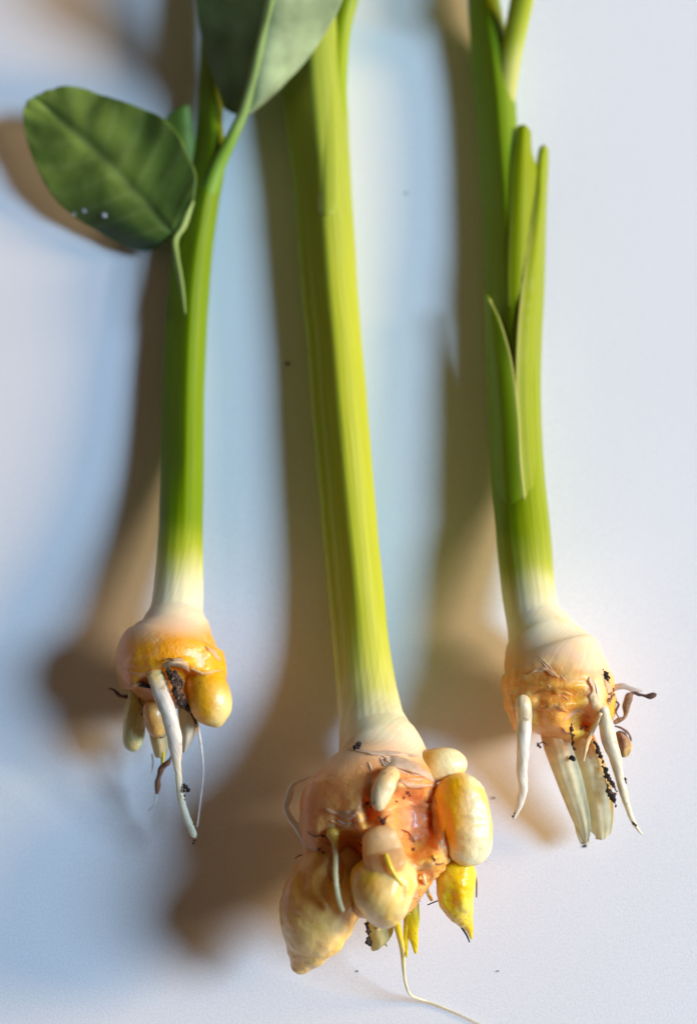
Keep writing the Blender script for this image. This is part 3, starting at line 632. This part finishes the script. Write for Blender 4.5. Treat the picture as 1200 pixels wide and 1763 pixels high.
loft('rootlet', [(818, 1500, 1.2, 1.2), (820, 1520, 1.18, 1.6), (820, 1545, 1.14, 1.2)], M_BROWN, p2, seg=7, n=24, tint=(.2, .1, .04))
loft('rootlet', [(736, 1558, 1.1, 1.0), (748, 1553, 1.15, 1.2), (756, 1550, 1.18, 1.0)], M_BROWN, p2, seg=7, n=16, tint=(.1, .05, .03))
loft('rootlet', [(508, 1478, '0.0', 1), (520, 1472, '0.02', 1.5), (534, 1482, '0.02', 1.5), (548, 1500, '0.0', 1)], M_BROWN, p2, bvh=V2, seg=7, n=24, tint=(.3, .15, .05))
loft('root', [(836, 1482, 1.2, .7), (858, 1493, .9, .6), (880, 1504, .6, .5), (902, 1516, .3, .4)], M_ROOT, p2, seg=6, n=24, tint=(.7, .6, .55))

for pts_ in ([(616, 1452, '0.01', .8), (626, 1460, '0.02', 1.2), (622, 1474, '0.02', 1.2), (630, 1486, '0.01', .8)], [(690, 1428, '0.01', .8), (704, 1434, '0.02', 1.2), (714, 1450, '0.02', 1)],
             [(742, 1478, '0.0', .8), (752, 1488, '0.02', 1.4), (764, 1486, '0.02', 1.2)], [(530, 1432, '0.0', .7), (542, 1440, '0.02', 1.4), (556, 1438, '0.02', 1.2), (566, 1446, '0.0', .7)]):
    loft('rootlet', pts_, M_BROWN, p2, bvh=V2, seg=6, n=24, tint=(.26, .10, .05), disp=lambda v: .006 * nz(v, 14, 4))
# ================================================================== RIGHT SPROUT
p3 = plant('sprout', P(960, 1200, 0), 'sprout with split leaf sheaths, long white roots and a brown twig but no bulblets')
def t_stem3(v, i):
    x, y = proj(v); y += 16 * nz(v, 3, 1) + 8 * nz((v[0] * 9, v[1] * .4, v[2]), 2.5, 2)
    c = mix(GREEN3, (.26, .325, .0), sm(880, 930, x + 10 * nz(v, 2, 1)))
    c = mix(c, (.18, .28, .004), sm(420, 250, y))
    c = mix(c, (.44, .46, .05), sm(905, 1000, y)); return mix(c, neck(v, 1065, 1135, proj(v)[1]), sm(960, 1065, y))
rows = [(-160, 792, 846, .52), (0, 805, 860, .46), (100, 811, 880, .36), (180, 819, 888, .35), (260, 825, 894, .36), (360, 830, 905, .38), (440, 832, 912, .39), (510, 834, 918, .41),
        (640, 839, 926, .45), (757, 842, 930, .50), (820, 845, 935, .54), (900, 852, 944, .68), (960, 857, 950, .78), (1013, 863, 955, .86), (1040, 867, 959, .91), (1056, 869, 963, .93), (1072, 871, 973, .95), (1089, 876, 979, .967), (1108, 892, 970, .99)]
loft('stem', edges(rows), M_STEM, p3, seg=120, n=180, uvy=True, tint=t_stem3, kback=1.1, crest=(.12, .95, .86), rim=lambda a, t: .003 * math.sin(a * 21), disp=lambda v: .006 * nz(v, 2, 5))
loft('leaf_stalk', [(925, -160, 2.2, 14), (907, -60, 1.4, 18), (898, 0, .98, 20), (884, 70, .68, 19), (873, 130, .54, 19), (866, 190, .46, 18), (862, 260, .40, 16)], M_STEM, p3, seg=36, n=70, k=.8,
     tint=lambda v, i: mix((.40, .46, .025), (.46, .48, .09), sm(60, 120, proj(v)[1])))
ribbon('sheath', [[(889, 218, .62), (903, 214, .66), (914, 226, .60)], [(884, 250, .66), (901, 250, .72), (916, 262, .60)], [(878, 300, .70), (900, 300, .76), (926, 300, .58)], [(876, 380, .74), (898, 380, .78), (926, 380, .60)],
                  [(874, 450, .77), (896, 450, .80), (924, 450, .64)], [(874, 520, .77), (894, 520, .80), (916, 520, .68)], [(878, 580, .62), (894, 580, .68), (908, 580, .66)]],
       M_STEM, p3, nu=14, nv=60, tint=lambda v, uv: mix((.34, .40, .03), (.24, .30, .0), sm(0, .3, uv[0])), thick=.04)
ribbon('sheath', [[(928, 254, .50), (937, 249, .53), (944, 258, .44)], [(923, 280, .56), (934, 280, .58), (944, 282, .42)], [(918, 350, .66), (932, 350, .66), (941, 350, .38)], [(908, 420, .74), (927, 420, .70), (939, 420, .36)],
                  [(897, 500, .82), (920, 500, .74), (937, 500, .36)], [(890, 580, .88), (914, 580, .78), (933, 580, .38)], [(888, 680, .91), (912, 680, .82), (931, 680, .42)], [(894, 800, .97), (918, 800, .88), (936, 800, .50)],
                  [(908, 920, 1.02), (930, 920, .94), (948, 920, .6)], [(918, 1030, .92), (940, 1030, .86), (956, 1030, .66)]],
       M_STEM, p3, nu=16, nv=90, tint=lambda v, uv: mix(mix((.50, .50, .10), (.26, .32, .0), sm(.04, .28, uv[0])), (.84, .78, .50), sm(960, 1030, proj(v)[1] + 20 * nz(v, 3, 3))), thick=.04,
       disp=lambda g, u, v: .012 * nz((g[0], g[1] * 3, 0), 2.5, 3))
ribbon('sheath', [[(835, 508, .66), (838, 511, .72), (841, 516, .74)], [(835, 545, .60), (846, 545, .74), (857, 545, .80)], [(836, 590, .56), (852, 590, .76), (872, 590, .86)], [(838, 640, .52), (858, 640, .82), (884, 640, .90)],
                  [(841, 720, .52), (864, 720, .86), (893, 720, .95)], [(843, 800, .55), (868, 800, .90), (897, 800, 1.0)], [(850, 880, .60), (876, 880, .94), (906, 880, 1.0)], [(862, 1000, .6), (886, 1000, .86), (914, 1000, .9)]],
       M_STEM, p3, nu=16, nv=70, tint=lambda v, uv: mix((.20, .30, .003), (.46, .48, .10), sm(.80, 1.0, uv[0])), thick=.035)
def t_bulb3(v, i):
    x, y = proj(v); n1 = nz(v, 2.2, 4) * 14; n2 = fbm(v, 5, 2)
    yy = y - (x - 870) * .22                     # the skin's edge runs down to the right
    c = mix(t_stem3(v, i), (.96, .42, .07), sm(1100, 1155, yy + n1))
    c = mix(c, (.95, .48, .012), sm(960, 1000, x + n1) * sm(1120, 1150, yy + n1) * .85)
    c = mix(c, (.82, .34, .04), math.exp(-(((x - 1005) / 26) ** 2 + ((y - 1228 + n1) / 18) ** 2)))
    c = mix(c, (.86, .74, .50), math.exp(-(((x - 1026) / 16) ** 2 + ((y - 1195 + n1) / 34) ** 2)) * .8)
    return mix(c, (.95, .68, .30), min(.6, max(0, n2 - .1))) + (sm(1110, 1165, yy + n1),)
rows = [(1040, 870, 955, .91, 1), (1056, 869.5, 962, .93, 1), (1072, 870, 973.5, .95, 1), (1089, 870.5, 988.5, .967, .98), (1106, 868, 1004, .99), (1125, 866, 1022, 1.0), (1145, 864, 1040, 1.02), (1172, 863, 1050, 1.03), (1200, 866, 1057, 1.03), (1222, 869, 1057, 1.02), (1244, 879, 1046, 1.01), (1262, 898, 1030, 1.0), (1278, 920, 1004, .99)]
bulb3, V3 = loft('bulb', edges(rows), M_BULB, p3, seg=120, n=100, k=.88, kback=1.4, ends=(0, .28), uvy=True, tint=t_bulb3,
                 disp=lambda v: .006 * nz(v, 2, 5) + .04 * nz(v, 2.0, 12) * sm(1080, 1140, proj(v)[1]) + .028 * fbm(v, 4.5, 8) * sm(1110, 1170, proj(v)[1]),
                 dents=[(1000, 1236, 28, 22, .22), (960, 1196, 50, 8, .05), (960, 1180, 50, 7, -.05), (965, 1215, 46, 7, -.05), (1030, 1195, 14, 30, -.07), (900, 1205, 18, 14, -.06), (1000, 1165, 40, 10, -.04), (930, 1240, 10, 40, .06)])
loft('root', [(899, 1200, '-0.04', 11), (900, 1214, '0.06', 14), (901, 1240, '0.10', 14), (900, 1282, 1.45, 12), (898, 1322, 1.3, 11), (899, 1358, 1.15, 9), (892, 1390, 1.02, 6.5), (883, 1411, .95, 3.5)], M_ROOT, p3, bvh=V3, seg=24, n=80,
     ends=(.08, .03), tint=lambda v, i: mix((.86, .72, .44), (.84, .79, .66), sm(1210, 1290, proj(v)[1])), disp=lambda v: -.006 + .016 * nz(v, 3, 3) + .008 * nz(v, 9, 1))
def t_sc3(v, uv): return mix((.95, .60, .22), (.98, .90, .60), sm(.0, .32, uv[1] + .1 * nz(v, 3, 2)))
ribbon('scale', [[(929, 1262, 1.0), (950, 1245, 1.2), (974, 1250, 1.12)], [(937, 1292, .98), (962, 1290, 1.15), (986, 1290, 1.05)], [(951, 1330, .88), (974, 1330, 1.0), (1000, 1330, .92)], [(967, 1372, .74), (988, 1372, .86), (1010, 1372, .78)],
                 [(983, 1410, .58), (1000, 1410, .68), (1016, 1410, .62)], [(996, 1436, .46), (1006, 1438, .5), (1016, 1436, .48)], [(1004, 1452, .4), (1007, 1453, .41), (1010, 1452, .4)]], M_SKIN, p3, nu=16, nv=60, tint=t_sc3, thick=.04,
       disp=lambda g, u, v: .03 * nz((g[0] * 3, g[1], 0), 2, 5) + .012 * math.sin(v * 21 + 2 * u))
ribbon('scale', [[(970, 1262, .96), (1000, 1255, 1.12), (1018, 1260, 1.05)], [(976, 1300, .9), (1010, 1300, 1.06), (1036, 1300, .95)], [(988, 1345, .78), (1024, 1345, .94), (1050, 1345, .84)], [(1000, 1390, .64), (1032, 1390, .8), (1055, 1390, .7)],
                 [(1012, 1425, .52), (1038, 1425, .64), (1053, 1420, .58)], [(1028, 1444, .5), (1038, 1446, .54), (1050, 1436, .5)]], M_SKIN, p3, nu=16, nv=60, tint=t_sc3, thick=.04,
       disp=lambda g, u, v: .03 * nz((g[0] * 3, g[1], 0), 2, 9) + .012 * math.sin(v * 19 + 1 * u))
loft('root', [(1036, 1214, '-0.02', 10), (1040, 1236, '0.06', 12), (1047, 1268, 1.25, 14), (1060, 1312, 1.12, 11), (1071, 1360, .95, 8), (1080, 1392, .82, 6.5), (1091, 1418, .72, 5), (1105, 1437, .64, 3)], M_ROOT, p3, bvh=V3, seg=22, n=80,
     ends=(.08, .03), tint=(.86, .77, .54), disp=lambda v: -.006 + .016 * nz(v, 3, 3) + .008 * nz(v, 9, 1))
loft('root', [(1033, 1228, '0.08', 4), (1026, 1244, '0.12', 4.6), (1016, 1264, '0.18', 4.2), (1008, 1288, 1.5, 3.4), (1003, 1310, 1.42, 3)], M_ROOT, p3, bvh=V3, seg=10, n=40, tint=(.80, .54, .28), disp=lambda v: .012 * nz(v, 10, 3))
loft('rootlet', [(1056, 1246, 1.1, 4), (1066, 1240, 1.12, 4.5), (1075, 1234, 1.14, 4), (1078, 1216, 1.16, 5.5), (1081, 1201, 1.18, 6), (1090, 1193, 1.2, 3), (1102, 1197, 1.2, 4.2), (1118, 1198, 1.2, 5), (1130, 1195, 1.2, 3.5)], M_BROWN, p3, seg=12, n=70, ends=(.02, .03),
     tint=lambda v, i: mix((.36, .20, .10), (.12, .055, .04), sm(1080, 1094, proj(v)[0])), disp=lambda v: .025 * nz(v, 9, 6))
loft('rootlet', [(1056, 1184, 1.1, 6), (1072, 1181, 1.15, 5), (1088, 1187, 1.16, 4), (1106, 1190, 1.16, 2)], M_SKIN, p3, seg=12, n=36, tint=(.82, .74, .66), k=.5, disp=lambda v: .012 * nz(v, 8, 2))
ribbon('scale', [[(1058, 1262, 1.0), (1066, 1258, 1.06), (1076, 1262, 1.02)], [(1060, 1278, .98), (1072, 1276, 1.08), (1086, 1280, 1.0)], [(1064, 1294, .94), (1074, 1294, 1.02), (1086, 1292, .96)], [(1068, 1304, .9), (1076, 1304, .94), (1081, 1302, .92)]],
       M_BROWN, p3, nu=12, nv=20, tint=lambda v, uv: mix((.30, .14, .08), (.70, .46, .14), sm(.45, .9, uv[0] * .6 + uv[1] * .5)), thick=.05, disp=lambda g, u, v: .05 * nz(g, 7, 2))
for q_, (pts_, wd, col_) in enumerate([([(908, 1160), (934, 1150), (962, 1166)], 8, (.93, .68, .36)), ([(924, 1192), (950, 1186), (984, 1196)], 9, (.92, .56, .12)), ([(930, 1220), (958, 1214), (978, 1226)], 9, (.92, .54, .14)),
        ([(1016, 1164), (1024, 1190), (1022, 1222)], 13, (.93, .76, .48)), ([(1036, 1160), (1050, 1184), (1050, 1214)], 9, (.93, .72, .42)),
        ([(970, 1240), (988, 1226), (1004, 1222)], 8, (.92, .60, .34)), ([(880, 1196), (886, 1220), (892, 1250)], 8, (.92, .58, .24))]):
    shred(p3, V3, pts_, wd, col_, .025, q_ * 2.9)
smear(p3, [(1020, 1272, 1.24, 1.5), (1025, 1280, 1.22, 3.5), (1029, 1288, 1.2, 2.5), (1033, 1300, 1.16, 2.5), (1038, 1314, 1.12, 1)])
smear(p3, [(1036, 1318, 1.08, 1.5), (1043, 1328, 1.07, 3.5), (1047, 1338, 1.06, 5), (1052, 1347, 1.04, 3.5), (1057, 1355, 1.02, 4), (1063, 1363, .99, 1.5)])
smear(p3, [(1040, 1335, 1.05, 1), (1043, 1350, 1.02, 2), (1047, 1362, 1.0, 3), (1052, 1372, .98, 6.5), (1058, 1382, .95, 3.5), (1060, 1390, .94, 1)])
smear(p3, [(984, 1246, '0.01', 1), (983, 1258, '0.01', 2), (984, 1270, '0.01', 2.6), (985, 1282, 1.2, 2.4), (989, 1292, 1.2, 1)], V3, (.07, .03, .02))
crumbs('soil_clump', [(1051, 1368, 3.5), (1056, 1376, 3), (1046, 1340, 2.5)], M_SOIL, p3, None, 1.0)
crumbs('soil_clump', [(983, 1304, 3.5), (987, 1307, 3.5)], M_SOIL, p3, None, 1.12)
crumbs('soil_clump', [(1041, 1157, 3.4), (1043, 1164, 4.4), (1045, 1171, 3)], M_SOIL, p3, V3, 1.2, .02)
crumbs('soil_clump', [(1056, 1188, 3), (1052, 1200, 4), (1048, 1205, 3.4), (1050, 1194, 2.4)], M_SOIL, p3, V3, 1.2, .03, (.34, .17, .08))
crumbs('soil_clump', [(1075, 1343, 3), (1076, 1348, 1.8), (1091, 1418, 3), (1094, 1422, 1.6)], M_SOIL, p3, None, .92, 0, (.03, .02, .015))
crumbs('soil_clump', [(883, 1405, 2), (885, 1401, 1.5), (890, 1312, 1.2)], M_SOIL, p3, None, 1.05, 0, (.05, .03, .02))
crumbs('soil_clump', [(926, 1283, 3), (929, 1286, 2)], M_SOIL, p3, V3, 1.0, .04, (.10, .03, .02))
for a_, b_, c_, wd in [((926, 1130), (938, 1140), (950, 1152), 1.5), ((930, 1138), (938, 1146), (944, 1154), 1.6), ((950, 1210), (958, 1216), (964, 1226), 1.3), ((968, 1196), (976, 1204), (984, 1212), 1.4), ((960, 1160), (968, 1166), (974, 1174), 1.2),
                       ((940, 1176), (946, 1182), (950, 1192), 1.2), ((1020, 1170), (1026, 1184), (1028, 1200), 2)]:
    loft('fibre', [(*a_, '0.0', wd * .25), (*b_, '0.006', wd * .6), (*c_, '0.0', wd * .25)], M_ROOT, p3, bvh=V3, seg=6, n=12, tint=(.90, .76, .52))

for pts_ in ([(1054, 1204, 1.1, 1.2), (1064, 1212, 1.14, 1.8), (1060, 1226, 1.12, 1.6), (1068, 1240, 1.06, 1)], [(1058, 1250, 1.08, 1.4), (1070, 1254, 1.1, 2), (1082, 1264, 1.06, 1.6), (1086, 1276, 1.0, 1)],
             [(926, 1282, 1.1, 1), (934, 1278, 1.12, 1.6), (944, 1284, 1.14, 1)], [(966, 1252, '0.02', 1), (974, 1262, '0.03', 1.6), (984, 1262, '0.03', 1)], [(1000, 1256, '0.02', 1), (1008, 1250, '0.03', 1.4), (1014, 1262, '0.02', 1)]):
    loft('rootlet', pts_, M_BROWN, p3, bvh=V3, seg=6, n=24, tint=(.24, .11, .06), disp=lambda v: .008 * nz(v, 14, 4))
# ================================================================== small loose things
def speck(x, y, r, label, col=(.05, .035, .03)):
    o = crumbs('dirt_speck', [(x, y, r)], M_SOIL, None, None, .012, 0, col)
    o['label'] = label; o['category'] = 'dirt speck'; o['group'] = 'specks of dirt on the paper'
speck(495, 626, 3.2, 'dark dirt speck in the brown shadow just beside the thickest stem')
speck(700, 332, 2.0, 'faint grey speck on white paper right of the middle stem', (.42, .41, .42))
speck(850, 1374, 2.2, 'tiny speck on paper between the two right bulbs, beside the white root', (.16, .12, .10))
speck(616, 1672, 1.6, 'tiny grey speck on paper right of the lowest bulblet tip', (.34, .32, .31))
speck(858, 1672, 1.5, 'small grey speck on bare paper below the yellow shoot', (.34, .32, .30))
speck(1007, 1456, 2.6, 'black speck at the tip of the pale split scale of the right bulb')
def drop(x, y, r, label):
    import bmesh
    bm = bmesh.new(); bmesh.ops.create_uvsphere(bm, u_segments=16, v_segments=10, radius=1)
    c = surf(x, y, LB, -.01, .6); R = r * SC(c)
    vv = [c + Vector((v.co.x, v.co.y, v.co.z * .6)) * R for v in bm.verts]; ff = [tuple(v.index for v in f.verts) for f in bm.faces]; bm.free()
    o = link('water_droplet', vv, ff, M_DROP); o['label'] = label; o['category'] = 'droplet'; o['group'] = 'water droplets on the oval leaf'
M_DROP = bpy.data.materials.new('water'); M_DROP.use_nodes = True
b = M_DROP.node_tree.nodes['Principled BSDF']; b.inputs['Roughness'].default_value = .08; b.inputs['IOR'].default_value = 1.33; b.inputs['Transmission Weight'].default_value = .45; b.inputs['Base Color'].default_value = (.9, .93, .95, 1)  # milky white base puts the droplets' glint into the colour
cl = WORLD[lf.name]
LB = BVHTree.FromPolygons([tuple(v.co + cl) for v in lf.data.vertices], [tuple(p.vertices) for p in lf.data.polygons])
drop(128, 368, 3.6, 'water droplet at the lower rim of the oval leaf, leftmost of three')
drop(146, 362, 4.4, 'water droplet near the lower rim of the oval leaf, middle of three')
drop(181, 370, 5.2, 'largest water droplet on the oval leaf, nearest its dark base')
